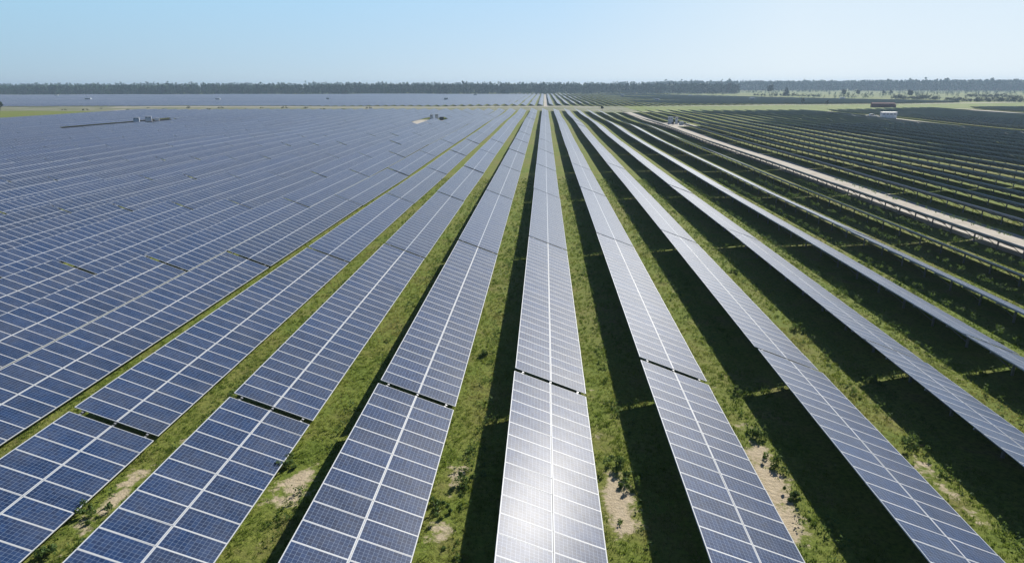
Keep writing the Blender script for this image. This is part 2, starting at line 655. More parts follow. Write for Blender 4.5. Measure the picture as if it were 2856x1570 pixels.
def part_meshes():
    out = {}
    b = MB()
    b.box(-.05, .05, -.13, TL + .13, -.11, -.002, 0, Matrix.Translation((0, 0, 0)))
    out['purlin'] = b.mesh('purlin', ['steel'])
    b = MB()
    b.bar(sl_pt(.35, 0, -.20), sl_pt(3.65, 0, -.20), .07, 0, .10)
    out['rafter'] = b.mesh('rafter', ['steel'])
    b = MB()
    px = 1.9 * CT
    b.box(px - .06, px + .06, -.05, .05, -.75, G_UP - 1.9 * ST - .24, 0)
    out['post'] = b.mesh('post', ['steel'])
    b = MB()
    b.bar((px, .06, .28), sl_pt(.75, .06, -.26), .05)
    out['brace'] = b.mesh('brace', ['steel'])
    return out


PM = part_meshes()


def near_table(name='solar_table'):
    r = empty(name)
    for i in (0, 1):
        for j in range(NM):
            o = link('solar_module', ME_MODULE, r)
            o.location = sl_pt(i * USPLIT, j * MP + .0045, 0)
            o.rotation_euler = (random.gauss(0, .003), TILT + random.gauss(0, .0025), 0)
    for u in (.45, 1.98, 3.5):
        o = link('purlin', PM['purlin'], r)
        o.location = sl_pt(u, 0, -MT)
        o.rotation_euler = (0, TILT, 0)
    for y in post_ys(TL):
        for k in ('rafter', 'post', 'brace'):
            o = link(k, PM[k], r)
            o.location = (0, y, 0)
    return r


def add_table(b, n, T=None, posts=True, div=1):
    """whole table of n module columns as plain geometry in mesh builder b"""
    T = T or Matrix.Identity(4)
    L = n * MP
    q = lambda u, y, k: T @ sl_pt(u, y, k)
    A, B, C, D = q(0, 0, 0), q(UTOT, 0, 0), q(UTOT, L, 0), q(0, L, 0)
    a, b2, c, d = q(0, 0, -MT), q(UTOT, 0, -MT), q(UTOT, L, -MT), q(0, L, -MT)
    b.face([A, B, C, D], 0, [(0, 0), (2, 0), (2, n), (0, n)])
    b.face([a, d, c, b2], 2)
    b.face([A, D, d, a], 1)
    b.face([B, b2, c, C], 1)
    b.face([A, a, b2, B], 1)
    b.face([D, C, c, d], 1)
    if posts:
        for u in (.45, 1.98, 3.5):
            T2 = T @ Matrix.Translation(sl_pt(u, 0, -MT)) @ Matrix.Rotation(TILT, 4, 'Y')
            b.box(-.05, .05, -.13, L + .13, -.11, -.002, 3, T2)
        for y in post_ys(L):
            px = 1.9 * CT
            b.box(px - .06, px + .06, y - .05, y + .05, -.75, G_UP - 1.9 * ST - .24, 3, T)
            b.bar(T @ sl_pt(.35, y, -.20), T @ sl_pt(3.65, y, -.20), .08, 3)
            b.bar(T @ Vector((px, y + .06, .28)), T @ sl_pt(.75, y + .06, -.26), .05, 3)
    return b


DECK_MATS = ['glass_deck', 'alu', 'back', 'steel']
_cache = {}


def mid_mesh(n):
    if n not in _cache:
        _cache[n] = add_table(MB(), n).mesh('solar_table', DECK_MATS)
    return _cache[n]


# every table of the near field: (row, ordinal, x, y0, n modules)
SKIP_ROWS = {24, 25, 38, 39, 40, 41}


def holes(r, y0, y1):
    """module bays left out round the inverter pads"""
    H = {-26: (222, 307), -27: (222, 307), -28: (222, 307), -25: (262, 280), -8: (258, 300), -7: (281, 300), 8: (262, 293), 9: (268, 290)}
    return H.get(r)


def row_x(r):      # the aisle with the sandy path is wider than the others
    return X0 + r * PITCH + (2.6 if r >= 8 else 0)


tables = []
for r in range(-38, 69):
    if r in SKIP_ROWS:
        continue
    x = row_x(r)
    g0 = 29.25 + 1.68 * r
    k0 = math.floor((0 - g0) / PER) - 1
    ye = yend(x)
    for k in range(k0, 40):
        ya = g0 + k * PER + TGAP / 2
        yb = ya + TL
        if yb < 4 or ya > ye - 3:
            continue
        segs = [(ya, min(yb, ye))]
        h = holes(r, ya, yb)
        if h:
            ns = []
            for s0, s1 in segs:
                if s1 <= h[0] or s0 >= h[1]:
                    ns.append((s0, s1))
                else:
                    if h[0] - s0 > 2.5:
                        ns.append((s0, h[0]))
                    if s1 - h[1] > 2.5:
                        ns.append((h[1], s1))
            segs = ns
        for s0, s1 in segs:
            n = min(NM, int((s1 - s0) / MP + 1e-6))
            if n >= 2:
                tables.append([r, x, s0, n])

# where each shows in the photo, and how large
Wp, Hp = 2856.0, 1570.0


def clip_area(P):
    """area of the convex hull of projected points, clipped to the frame"""
    pts = sorted(set((round(p[0], 2), round(p[1], 2)) for p in P))
    if len(pts) < 3:
        return 0

    def half(ps):
        h = []
        for p in ps:
            while len(h) > 1 and (h[-1][0] - h[-2][0]) * (p[1] - h[-2][1]) - (h[-1][1] - h[-2][1]) * (p[0] - h[-2][0]) <= 0:
                h.pop()
            h.append(p)
        return h[:-1]
    poly = half(pts) + half(pts[::-1])
    for ax, lim, sg in ((0, 0, 1), (0, Wp, -1), (1, 0, 1), (1, Hp, -1)):
        o = []
        for i in range(len(poly)):
            p, q = poly[i], poly[(i + 1) % len(poly)]
            ip, iq = (p[ax] - lim) * sg >= 0, (q[ax] - lim) * sg >= 0
            if ip:
                o.append(p)
            if ip != iq:
                t = (lim - p[ax]) / (q[ax] - p[ax])
                o.append((p[0] + t * (q[0] - p[0]), p[1] + t * (q[1] - p[1])))
        poly = o
        if len(poly) < 3:
            return 0
    return abs(sum(poly[i][0] * poly[(i + 1) % len(poly)][1] - poly[(i + 1) % len(poly)][0] * poly[i][1] for i in range(len(poly)))) / 2


info = []
for t in tables:
    r, x, y, n = t
    L = n * MP
    pts = []
    for yy in np.linspace(y, y + L, 12):
        if yy < 12:
            continue
        for u in (0, UTOT):
            p = project((x + u * CT, yy, G_UP - u * ST))
            if p:
                pts.append(p)
    A = clip_area(pts) if len(pts) > 2 else 0
    if x > 10 and A > 0:            # the shaded backs of the right-hand rows show their full standing height
        q = [project((x, yy, 0.4)) for yy in (max(y, 12), y + L)]
        A2 = clip_area(pts + [p for p in q if p])
        A = max(A, .6 * A2)
    d = math.hypot(min(max(0, x), x + DX) if x + DX > 0 > x else min(abs(x), abs(x + DX)), max(y, 0))
    info.append((A, d))
order = sorted(range(len(tables)), key=lambda i: -info[i][0])
single = set(i for i in order[:300] if info[i][0] > 0)
ORD = 'zeroth first second third fourth fifth sixth seventh eighth ninth tenth eleventh twelfth thirteenth fourteenth fifteenth sixteenth seventeenth eighteenth nineteenth'.split()
TENS = {2: 'twent', 3: 'thirt', 4: 'fort', 5: 'fift', 6: 'sixt'}


def ordinal(n):
    if n < 20:
        return ORD[n]
    return TENS[n // 10] + 'ieth' if n % 10 == 0 else TENS[n // 10] + 'y-' + ORD[n % 10]


rows = {}
for i, t in enumerate(tables):
    if info[i][0] > 40:
        rows.setdefault(t[0], []).append(i)
place = {}
for r, L_ in rows.items():
    for q, i in enumerate(sorted(L_, key=lambda i: tables[i][2])):
        place[i] = q + 1
proto = None
far = MB()
for i, (r, x, y, n) in enumerate(tables):
    L = n * MP
    xm = x + DX / 2
    z0, z1 = T1(xm, y) + lift(xm), T1(xm, y + L) + lift(xm)
    tiltv = random.gauss(0, .0045)
    roll = random.gauss(0, .002)
    if y < 60:
        tiltv *= .35
        roll *= .3
    rot = (math.atan2(z1 - z0, L) + roll, tiltv, 0)
    if i in single:
        if info[i][1] < 56 and n == NM:
            if proto is None:
                proto = near_table()
                o = proto
            else:
                o = copy_tree(proto)
        else:
            o = link('solar_table', mid_mesh(n))
        o.location = (x + random.gauss(0, .015), y, z0 + random.gauss(0, .003 if y < 60 else .010))
        o.rotation_euler = rot
        q = place.get(i, 1)
        look = 'white-glaring' if (r == 0 and q < 4) else 'pale-lit' if -1 <= r <= 3 else 'blue' if r < 0 else 'shaded'
        where = 'nearest' if q == 1 else ordinal(q) + ' from the front'
        if r == 0:
            lab = f'{look} solar table, {where} in the row with the sun glare'
        else:
            lab = f'{look} solar table, {where}, {ordinal(abs(r))} row {"left" if r < 0 else "right"} of the glare row'
        tag(o, lab, 'solar table', GROUP)
    else:
        if info[i][0] <= 0 and (y + L < 12 or x < -300):
            continue
        T = Matrix.Translation((x, y, z0)) @ Matrix.Rotation(rot[0], 4, 'X') @ Matrix.Rotation(rot[1], 4, 'Y')
        add_table(far, n, T, posts=(x > 10 and y < 260))
# the far field beyond the road
f2 = [-4.6 - PITCH * k for k in range(150)] + [3.6 + PITCH * k for k in range(62)]
F2HOLES = []
for x in f2:
    y = f2near(x) + .5
    ye = f2far(x)
    if x < -400:
        ye -= 0
    while y < ye - 4:
        n = min(NM, int((ye - y) / MP))
        if n < 3:
            break
        z0, z1 = T1(x + DX / 2, y) + lift(x), T1(x + DX / 2, y + n * MP) + lift(x)
        T = Matrix.Translation((x, y, z0)) @ Matrix.Rotation(math.atan2(z1 - z0, n * MP), 4, 'X') @ Matrix.Rotation(random.gauss(0, .003), 4, 'Y')
        add_table(far, n, T, posts=False)
        y += PER
o = link('distant_solar_tables', far.mesh('distant_solar_tables', DECK_MATS))
tag(o, 'distant rows of solar tables merging towards the woods', 'solar tables', None, 'stuff')

# ------------------------------------------------------------------ inverter stations
def cabinet(name, w, d, h, paint, doors=2, roofover=.06):
    r = empty(name)
    b = MB(); b.box(-w / 2 - .12, w / 2 + .12, -d / 2 - .12, d / 2 + .12, -.15, .16); link('plinth', b.mesh('plinth', ['concrete']), r)
    b = MB(); b.box(-w / 2, w / 2, -d / 2, d / 2, .162, h - .08); link('body', b.mesh('body', [paint]), r)
    b = MB()
    b.box(-w / 2 - roofover, w / 2 + roofover, -d / 2 - roofover, d / 2 + roofover, h - .078, h)
    link('roof', b.mesh('roof', [paint]), r)
    for i in range(doors):
        x0 = -w / 2 + .08 + i * (w - .16) / doors
        x1 = x0 + (w - .16) / doors - .04
        b = MB(); b.box(x0, x1, -d / 2 - .035, -d / 2 - .002, .28, h - .18)
        dd = link('door', b.mesh('door', [paint]), r)
        b = MB(); b.box(x1 - .14, x1 - .09, -d / 2 - .07, -d / 2 - .037, h * .45, h * .45 + .2); link('handle', b.mesh('handle', ['dark']), dd)
        b = MB()
        zt = h - .35
        for k in range(5):
            b.box(x0 + .1, x1 - .2, -d / 2 - .05, -d / 2 - .037, zt - k * .09 - .05, zt - k * .09)
        link('louvre', b.mesh('louvre', ['dark']), dd)
    return r


def transformer(name, paint):
    r = empty(name)
    b = MB(); b.box(-1.0, 1.0, -.9, .9, -.15, .12); link('plinth', b.mesh('plinth', ['concrete']), r)
    b = MB()
    b.box(-.8, .8, -.5, .5, .122, 1.5)
    # sloping front lid
    b.face([(-.8, -.502, .7), (.8, -.502, .7), (.8, -.85, .6), (-.8, -.85, .6)][::-1])
    b.face([(-.8, -.85, .6), (.8, -.85, .6), (.8, -.85, .125), (-.8, -.85, .125)][::-1])
    b.face([(-.8, -.502, .7), (-.8, -.85, .6), (-.8, -.85, .125), (-.8, -.502, .125)][::-1])
    b.face([(.8, -.502, .7), (.8, -.502, .125), (.8, -.85, .125), (.8, -.85, .6)][::-1])
    link('tank', b.mesh('tank', [paint]), r)
    for s in (-1, 1):
        b = MB()
        for k in range(7):
            y = -.42 + k * .14
            b.box(min(s * .803, s * 1.0), max(s * .803, s * 1.0), y - .02, y + .02, .3, 1.3)
        link('radiator', b.mesh('radiator', [paint]), r)
    return r


def put(o, x, y, rz=0, label=None, cat=None, group=None):
    o.location = (x, y, T1(x, y))
    o.rotation_euler = (0, 0, rz)
    tag(o, label, cat, group)
    return o


# right pad beside the sandy path
put(cabinet('inverter_cabinet', 2.15, 1.5, 2.95, 'grey', 2), 54.9, 282.3, -.2, 'wider tall grey inverter cabinet on the pad beside the sandy path', 'cabinet')
put(cabinet('inverter_cabinet', 1.15, 1.5, 2.85, 'grey', 1), 57.4, 281.9, -.2, 'narrower tall grey inverter cabinet on the pad beside the sandy path', 'cabinet')
put(transformer('transformer', 'grey'), 57.6, 272.5, -.2, 'low grey transformer box in front of the two tall grey cabinets', 'transformer')
# rack and bollards
r = empty('cable_rack')
for xx in (-1.7, 0, 1.7):
    b = MB(); b.box(xx - .06, xx + .06, -.06, .06, -.1, 1.5); link('post', b.mesh('post', ['steel']), r)
for zz in (.7, 1.35):
    b = MB(); b.box(-1.9, 1.9, -.12, -.062, zz - .06, zz + .06); link('rail', b.mesh('rail', ['steel']), r)
b = MB(); b.box(-.5, .4, -.3, -.122, .5, 1.4); link('switch_box', b.mesh('switch_box', ['dark']), r)
put(r, 53.4, 269.0, -.3, 'low dark cable rack at the front of the pad with grey cabinets', 'rack')
for k, (xx, yy, lab) in enumerate([(59.2, 270.5, 'pale bollard just beside the low grey transformer box'), (60.2, 270.2, 'pale bollard farthest from the sandy path on the grey cabinet pad')]):
    b = MB(); b.cyl((0, 0, -.1), (0, 0, 1.15), .14, .14, 10); b.cyl((0, 0, 1.15), (0, 0, 1.22), .14, .05, 10)
    put(link('bollard', b.mesh('bollard', ['white'])), xx, yy, 0, lab, 'bollard', 'bollards at the right inverter pad')
# middle pad among the pale tables
put(cabinet('inverter_cabinet', 1.3, 1.4, 2.7, 'grey', 1), -51.3, 290.5, .25, 'first grey cabinet on the sandy pad in the pale table rows', 'cabinet')
put(cabinet('inverter_cabinet', 1.5, 1.4, 2.9, 'grey', 1), -49.0, 291.0, .25, 'taller second grey cabinet on the sandy pad in the pale rows', 'cabinet')
put(transformer('transformer', 'dark'), -47.2, 293.8, .25, 'dark transformer beside two grey cabinets in the pale table rows', 'transformer')
# left pad: white cabinets in the dark strip
put(cabinet('inverter_cabinet', 2.3, 1.6, 2.3, 'white', 2), -183.5, 280.5, .5, 'white inverter cabinet at the near end of the dark strip station', 'cabinet')
put(cabinet('inverter_cabinet', 2.6, 1.6, 2.4, 'white', 2), -182.6, 288.0, .5, 'bigger white inverter cabinet in the middle of the dark strip station', 'cabinet')
put(transformer('transformer', 'white'), -182.0, 293.5, .5, 'white transformer with sloping front behind the dark strip cabinets', 'transformer')

# container by the service road
r = empty('equipment_container')
b = MB(); b.box(-3.4, 3.4, -1.2, 1.2, .3, 2.95); link('body', b.mesh('body', ['grey']), r)
b = MB(); b.box(-3.45, 3.45, -1.25, 1.25, 2.952, 3.08); link('roof', b.mesh('roof', ['white']), r)
b = MB(); b.box(-3.3, 3.3, -1.0, 1.0, -.15, .298); link('skid', b.mesh('skid', ['concrete']), r)
for k in range(4):
    b = MB(); b.box(-3.2 + k * 1.62, -1.72 + k * 1.62, -1.24, -1.202, .42, 2.75)
    dd = link('door', b.mesh('door', ['white']), r)
    b = MB()
    for q in range(6):
        b.box(-3.0 + k * 1.62, -1.95 + k * 1.62, -1.26, -1.242, 2.45 - q * .12, 2.51 - q * .12)
    link('louvre', b.mesh('louvre', ['dark']), dd)
gx_, gy_ = at(2476, 333)
put(r, gx_ * 1.045, gy_ * 1.045, -.1, 'white equipment container with louvred doors beside the parked pickup', 'container')

# pickup truck
r = empty('pickup_truck')


def prof(b, pts, y0, y1, m=0):
    n = len(pts)
    A = [(p[0], y0, p[1]) for p in pts]
    B = [(p[0], y1, p[1]) for p in pts]
    b.face(A, m)
    b.face(B[::-1], m)
    for i in range(n):
        j = (i + 1) % n
        b.face([A[j], A[i], B[i], B[j]], m)


b = MB()
prof(b, [(-3.1, .5), (3.05, .45), (3.15, .75), (3.1, 1.08), (1.5, 1.2), (-3.1, 1.2), (-3.15, .8)], -.98, .98)
link('body', b.mesh('body', ['carwhite']), r)
b = MB()
prof(b, [(-.9, 1.2), (1.55, 1.2), (.75, 1.86), (-.65, 1.9)], -.86, .86)
cabp = link('cab', b.mesh('cab', ['carwhite']), r)
for sgn in (-1, 1):
    b = MB(); y = .863 * sgn
    q = [(-.72, y, 1.26), (1.28, y, 1.26), (.68, y, 1.76), (-.55, y, 1.78)]
    b.face(q if sgn < 0 else q[::-1]); link('side_window', b.mesh('side_window', ['carglass']), cabp)
b = MB(); b.face([(1.53, -.76, 1.24), (1.53, .76, 1.24), (.80, .72, 1.83), (.80, -.72, 1.83)]); o = link('windscreen', b.mesh('windscreen', ['carglass']), cabp); o.location = (.01, 0, .006)
b = MB(); b.box(-2.95, -1.0, -.84, .84, 1.202, 1.206); link('bed', b.mesh('bed', ['dark']), r)
for xx in (-2.05, 2.1):
    for sgn in (-1, 1):
        b = MB(); b.cyl((xx, sgn * .78, .42), (xx, sgn * 1.0, .42), .42, .42, 16)
        w = link('wheel', b.mesh('wheel', ['tyre']), r)
        b = MB(); b.cyl((xx, sgn * 1.002, .42), (xx, sgn * 1.012, .42), .24, .22, 12); link('rim', b.mesh('rim', ['alu']), w)
for sgn in (-1, 1):
    b = MB(); b.box(3.1, 3.16, sgn * .72 - .16, sgn * .72 + .16, .8, .98); link('headlight', b.mesh('headlight', ['alu']), r)
gx_, gy_ = at(2428, 332.0)
put(r, gx_ * 1.06, gy_ * 1.06, -.12, 'white pickup truck parked on the service road beside the white container', 'pickup truck')

# long low red building beyond the field
r = empty('long_shed')
gx_, gy_ = at(2467, 297)
hw = 7.3
b = MB(); b.box(-hw, hw, -2.5, 2.5, -.2, 2.7); wl_ = link('wall', b.mesh('wall', ['red']), r)
b = MB()
b.face([(-hw - .3, -2.9, 2.72), (hw + .3, -2.9, 2.72), (hw + .3, 0, 3.35), (-hw - .3, 0, 3.35)])
b.face([(-hw - .3, 0, 3.35), (hw + .3, 0, 3.35), (hw + .3, 2.9, 2.72), (-hw - .3, 2.9, 2.72)])
b.face([(-hw - .3, -2.9, 2.70), (-hw - .3, 0, 3.33), (hw + .3, 0, 3.33), (hw + .3, -2.9, 2.70)])
b.face([(-hw - .3, 0, 3.33), (-hw - .3, 2.9, 2.70), (hw + .3, 2.9, 2.70), (hw + .3, 0, 3.33)])
link('roof', b.mesh('roof', ['red']), r)
b = MB(); b.box(-hw, hw, -2.96, -2.902, 2.64, 2.76); link('fascia', b.mesh('fascia', ['roof']), r)
for k in range(5):
    b = MB(); x0 = -hw + .7 + k * 3.15; b.box(x0, x0 + 2.3, -2.56, -2.502, .0, 2.2); link('door', b.mesh('door', ['red']), r)
put(r, gx_, gy_ + 3, -.25, 'long low dark red shed with a pale eaves board on the green verge', 'shed')

# white inverter cabins standing above the far rows
pi = None
for k, (px, py, wd, lab) in enumerate([
        (247, 283, 5.5, 'white cabin in the far field above the left sandy tracks, nearest the lone tree'),
        (608, 282, 4.5, 'white cabin in the far field, second along from the lone tree'),
        (158, 270, 5.0, 'white cabin at the back of the far field above the lone tree'),
        (915, 282, 3.0, 'small pale cabin in the lilac part of the far field'),
        (1244, 282, 3.6, 'small grey cabin in the brightest part of the far field'),
        (1326, 269, 4.5, 'grey cabin at the wood edge behind the brightest far rows'),
        (1736, 269, 4.5, 'white cabin at the wood edge behind the dark far rows'),
        (1832, 281, 4.5, 'white cabin in the middle of the dark far rows'),
        (1926, 270, 4.0, 'white cabin by the wood edge at the corner of the dark far rows'),
        (2097, 280, 4.5, 'white cabin in the dark far rows below the conical tree'),
        (2348, 279, 4.5, 'white cabin in the dark far rows beyond the red shed')]):
    x, y = at(px, py)
    key = 'grey' if k in (3, 4, 5) else 'white'
    b = MB()
    b.box(-wd / 2, wd / 2, -1.2, 1.2, -.1, 2.9, 0)
    b.box(-wd / 2 - .1, wd / 2 + .1, -1.3, 1.3, 2.902, 3.05, 0)
    b.box(-wd / 2 + .3, wd / 2 - .3, -1.23, -1.202, .3, 2.6, 1)
    put(link('inverter_cabin', b.mesh('inverter_cabin', [key, 'roof'])), x, y, .3 if x < 0 else -.2, lab, 'cabin', 'inverter cabins in the far field')

# ------------------------------------------------------------------ vegetation
def leaf_cloud(n, centres, size, lw=.5):
    """n leaf quads spread over clump centres [(x,y,z,r)]; returns verts, faces, tint"""
    C = np.array(centres)
    k = rng.integers(0, len(C), n)
    d = rng.normal(size=(n, 3))
    d /= np.linalg.norm(d, axis=1)[:, None]
    rad = C[k, 3] * rng.uniform(.35, 1.0, n) ** .6
    p = C[k, :3] + d * rad[:, None]
    a = rng.normal(size=(n, 3)); a /= np.linalg.norm(a, axis=1)[:, None]
    b_ = np.cross(a, d); b_ /= np.linalg.norm(b_, axis=1)[:, None] + 1e-9
    s = size * rng.uniform(.6, 1.4, n)
    a *= s[:, None]
    b_ *= (s * lw)[:, None]
    V = np.stack([p - a, p + b_, p + a, p - b_], 1).reshape(-1, 3)
    F = np.arange(4 * n).reshape(n, 4)
    tint = np.repeat(np.clip(.45 + rng.normal(0, .22, n), 0, 1), 4)
    return V, F, tint


# grass between the near rows: one mass
V, F, TN = [], [], []


def tufts(n, xs, ys, hmin, hmax, nb, tint_mu):
    base = np.stack([xs, ys, terr(xs, ys)], -1)
    th = rng.uniform(0, 2 * np.pi, (n, nb))
    lean = rng.uniform(.15, .8, (n, nb))
    h = rng.uniform(hmin, hmax, (n, 1)) * rng.uniform(.6, 1.1, (n, nb))
    w = h * .11 + .006
    off = rng.normal(0, .05, (n, nb, 2))
    bx = base[:, None, 0] + off[..., 0]
    by = base[:, None, 1] + off[..., 1]
    bz = np.repeat(base[:, None, 2], nb, 1)
    cx, sx_ = np.cos(th), np.sin(th)
    p0 = np.stack([bx - sx_ * w, by + cx * w, bz], -1)
    p1 = np.stack([bx + sx_ * w, by - cx * w, bz], -1)
    p2 = np.stack([bx + cx * h * lean, by + sx_ * h * lean, bz + h], -1)
    t = np.clip(tint_mu[:, None] + rng.normal(0, .13, (n, nb)), 0, 1)
    return np.stack([p0, p1, p2], 2).reshape(-1, 3), np.repeat(t.ravel(), 3)


def sand_at(x, y):
    s = np.zeros_like(x)
    for sx, sy, rx, ry, w in SAND:
        s += w * np.exp(-(((x - sx) / rx) ** 2 + ((y - sy) / ry) ** 2))
    return s


for r in range(-9, 9):
    xl = X0 + r * PITCH + DX - .35
    xr = X0 + (r + 1) * PITCH + .25
    if r == 7:
        xr = xl + .1
        continue
    for y0, y1, den, sc in ((12, 24, 70, 1.0), (24, 36, 48, 1.1), (36, 60, 22, 1.4), (60, 110, 7, 2.0)):
        if r > 4 and y0 < 30:
            continue
        n = int((xr - xl) * (y1 - y0) * den)
        xs, ys = rng.uniform(xl, xr, n), rng.uniform(y0, y1, n)
        cl = .5 + .5 * np.sin(xs * 2.1 + 1.3 * np.sin(ys * .9)) * np.sin(ys * 1.7 + xs)
        keep = rng.uniform(0, 1, n) < (.35 + .65 * cl) * np.clip(1 - 1.7 * sand_at(xs, ys), .02, 1)
        xs, ys, cl = xs[keep], ys[keep], cl[keep]
        mu = .44 + .38 * np.sin(xs * .7 + ys * .23) * np.sin(ys * .31 + 2) + .12 * np.sin(ys * .13 + xs) - .10 * cl
        v, t = tufts(len(xs), xs, ys, .04 * sc, .12 * sc, 7, mu)
        V.append(v)
        TN.append(t)
V = np.concatenate(V)
TN = np.concatenate(TN)
o = link('grass', np_mesh('grass', V, np.arange(len(V)).reshape(-1, 3), 'grass', TN))
tag(o, 'short green and straw coloured grass in the aisles between panel rows', 'grass', None, 'stuff')

# weeds scattered at the shade edges: low broadleaf ground cover
V, TN = [], []
for r in range(-4, 8):
    xe = X0 + (r + 1) * PITCH - 1.3
    n = 300
    ys = rng.uniform(14, 110, n) ** 1.0
    xs = xe + rng.normal(-.25, .28, n)
    for x, y in zip(xs, ys):
        if rng.uniform() > .3 + .5 * math.sin(y * .5 + r) ** 2 or y < 14:
            continue
        h = rng.uniform(.08, .30)
        v, f, t = leaf_cloud(26, [(x, y, h * .6, h), (x + rng.normal(0, .15), y + rng.normal(0, .2), h * .4, h * .7)], .055)
        V.append(v)
        TN.append(t)
# weeds catching the light that falls through the table gaps
for r in range(0, 8):
    for k in range(0, 3):
        yg = 29.25 + 1.68 * r + PER * k
        xu = X0 + r * PITCH
        for q in range(26):
            t_ = rng.uniform(0, 1)
            x = xu - 1.41 + 4.9 * t_ + rng.normal(0, .06)
            y = yg - 2.65 + 2.18 * t_ + rng.normal(0, .16)
            h = rng.uniform(.10, .26)
            v, f, t = leaf_cloud(22, [(x, y, h * .6, h), (x + rng.normal(0, .12), y + rng.normal(0, .12), h * .4, h * .7)], .05)
            v[:, 2] += T1(x, y)
            V.append(v)
            TN.append(t)
V = np.concatenate(V)
o = link('weeds', np_mesh('weeds', V, np.arange(len(V)).reshape(-1, 4), 'leaf', np.concatenate(TN)))
tag(o, 'low broadleaf weeds along the shade edges of the aisles', 'weeds', None, 'stuff')

# single weed bushes one can point to
for px, py, rad, lab in [
        (1727, 1300, .45, 'dense green bush beside the glare row, just above the bare sand'),
        (1747, 1350, .36, 'green bush at the shade edge halfway down the bare sand right of the glare row'),
        (2166, 1296, .50, 'big round green bush above the largest bare sand strip'),
        (2209, 1386, .28, 'small round bush alone on the shade edge beside the largest sand strip'),
        (2436, 1062, .40, 'sparse upright weed in the light gap between two shadows, far aisle'),
        (2530, 1236, .42, 'green bush in the aisle second right of the glare row, above the sand spot'),
        (2113, 1218, .38, 'green bush right beside the sand patch top, first aisle right of glare row'),
        (2062, 1100, .36, 'leafy bush where the shadow gap meets the aisle right of the glare row'),
        (1347, 992, .34, 'pale leafy bush on the shade edge left of the glare row gap'),
        (1218, 1425, .38, 'dark green bush between two sand patches left of the glare row'),
        (1300, 1350, .36, 'green bush beside the shade edge left of the glare row, upper sand patch'),
        (797, 1305, .45, 'dark bush at the edge of the sandy patch between the two left rows'),
        (258, 1438, .42, 'wide green bush in the narrow grass aisle at the lower left'),
        (121, 1552, .40, 'green bush at the bottom of the narrow lower left grass aisle'),
        (2217, 918, .42, 'bushy weed standing over the aisle edge, second row right of glare'),
        (2404, 732, .50, 'tall pale weed bush behind the edge-on panel row at right'),
        (2516, 792, .50, 'bushy weeds further down behind the edge-on panel row at right'),
        (2050, 760, .42, 'leafy weed bush beside the third row right of the glare row')]:
    x, y = at(px, py)
    rad *= rng.uniform(.7, .95)
    cs = [(0, 0, rad * .55, rad * .55)] + [(rng.normal(0, rad * .75), rng.normal(0, rad * .9), rng.uniform(.2, 1.1) * rad, rad * rng.uniform(.2, .5)) for _ in range(7)]
    v, f, t = leaf_cloud(420, cs, .055)
    v[:, 2] = np.maximum(v[:, 2], .0)
    b = MB()
    root = empty('weed_bush', (x, y, T1(x, y)))
    for k in range(5):
        e = cs[k + 1]
        b.cyl((0, 0, -.05), (e[0] * .8, e[1] * .8, e[2]), .018, .006, 5)
    link('stem', b.mesh('stem', ['bark']), root)
    link('foliage', np_mesh('foliage', v, f, 'leaf', t), root)
    tag(root, lab, 'bush', 'weed bushes in the aisles')


# ---- trees
def tree_parts(h, cw, kind, nl):
    """trunk mesh, crown mesh"""
    b = MB()
    b.cyl((0, 0, -.2), (0, 0, h * .55), h * .02 + .06, h * .012, 7)
    tips = []
    for k in range(6):
        a = k * 1.05 + rng.uniform(0, .6)
        z = h * rng.uniform(.35, .6)
        L = cw * rng.uniform(.25, .45)
        tip = (L * math.cos(a), L * math.sin(a), z + h * .12)
        b.cyl((0, 0, z), tip, h * .009, h * .004, 5)
        tips.append(tip)
    cs = []
    if kind == 'cone':
        for k in range(12):
            z = h * (.12 + .85 * k / 12)
            rr = cw * .5 * (1 - (z / h) ** 1.2) + .2
            for q in range(3):
                a = rng.uniform(0, 6.28)
                cs.append((rr * .6 * math.cos(a), rr * .6 * math.sin(a), z, rr * .6))
    else:
        for k in range(16):
            a = rng.uniform(0, 6.28)
            rr = cw * .5 * rng.uniform(.1, .8)
            z = h * rng.uniform(.42, .92)
            cs.append((rr * math.cos(a), rr * math.sin(a), z, cw * rng.uniform(.12, .22)))
    v, f, t = leaf_cloud(nl, cs, h * .055, .7)
    return b.mesh('trunk', ['bark']), (v, f, t)


def make_tree(name, h, cw, kind, nl, key='forest'):
    r = empty(name)
    tm, (v, f, t) = tree_parts(h, cw, kind, nl)
    link('trunk', tm, r)
    link('crown', np_mesh('crown', v, f, key, t), r)
    return r


x, y = at(2, 309)
put(make_tree('broadleaf_tree', 6.2, 6.0, 'round', 1400, 'bush'), x, y, 0, 'dark lone tree at the left frame edge beside the sandy tracks', 'tree')
p1 = make_tree('conifer_tree', 12, 9, 'cone', 900, 'bush')
x, y = at(2192, 268)
put(p1, x, y, 0, 'dark conical tree standing alone in front of the pale meadow', 'tree', 'trees in the far meadow')
p2 = make_tree('meadow_tree', 9, 7, 'round', 1100, 'bush')
MT_ = [(2145, 266, 14, 'tall slim tree left of the dark conical tree'), (2353, 270, 9, 'small round tree on the pale meadow, first right of the hedge'), (2393, 268, 8, 'round tree on the pale meadow, second right of the hedge'),
       (2464, 265, 6.5, 'left one of the two small round trees close together on the meadow'), (2484, 266, 7, 'right one of the two small round trees close together on the meadow'),
       (2538, 274, 9, 'tall tree rising from the dense hedge behind the red shed'), (2238, 289, 5, 'grey round tree on the verge before the dark far rows'),
       (2306, 291, 3.6, 'small round tree on the verge between red shed and grey round tree'), (1680, 306, 3, 'small dark tree on the verge at the end of the near rows'),
       (2031, 262, 17, 'tall thin pine above the woods at the corner of the dark far rows'), (2054, 262, 14, 'tall thin pine, second right of the woods corner')]
first = True
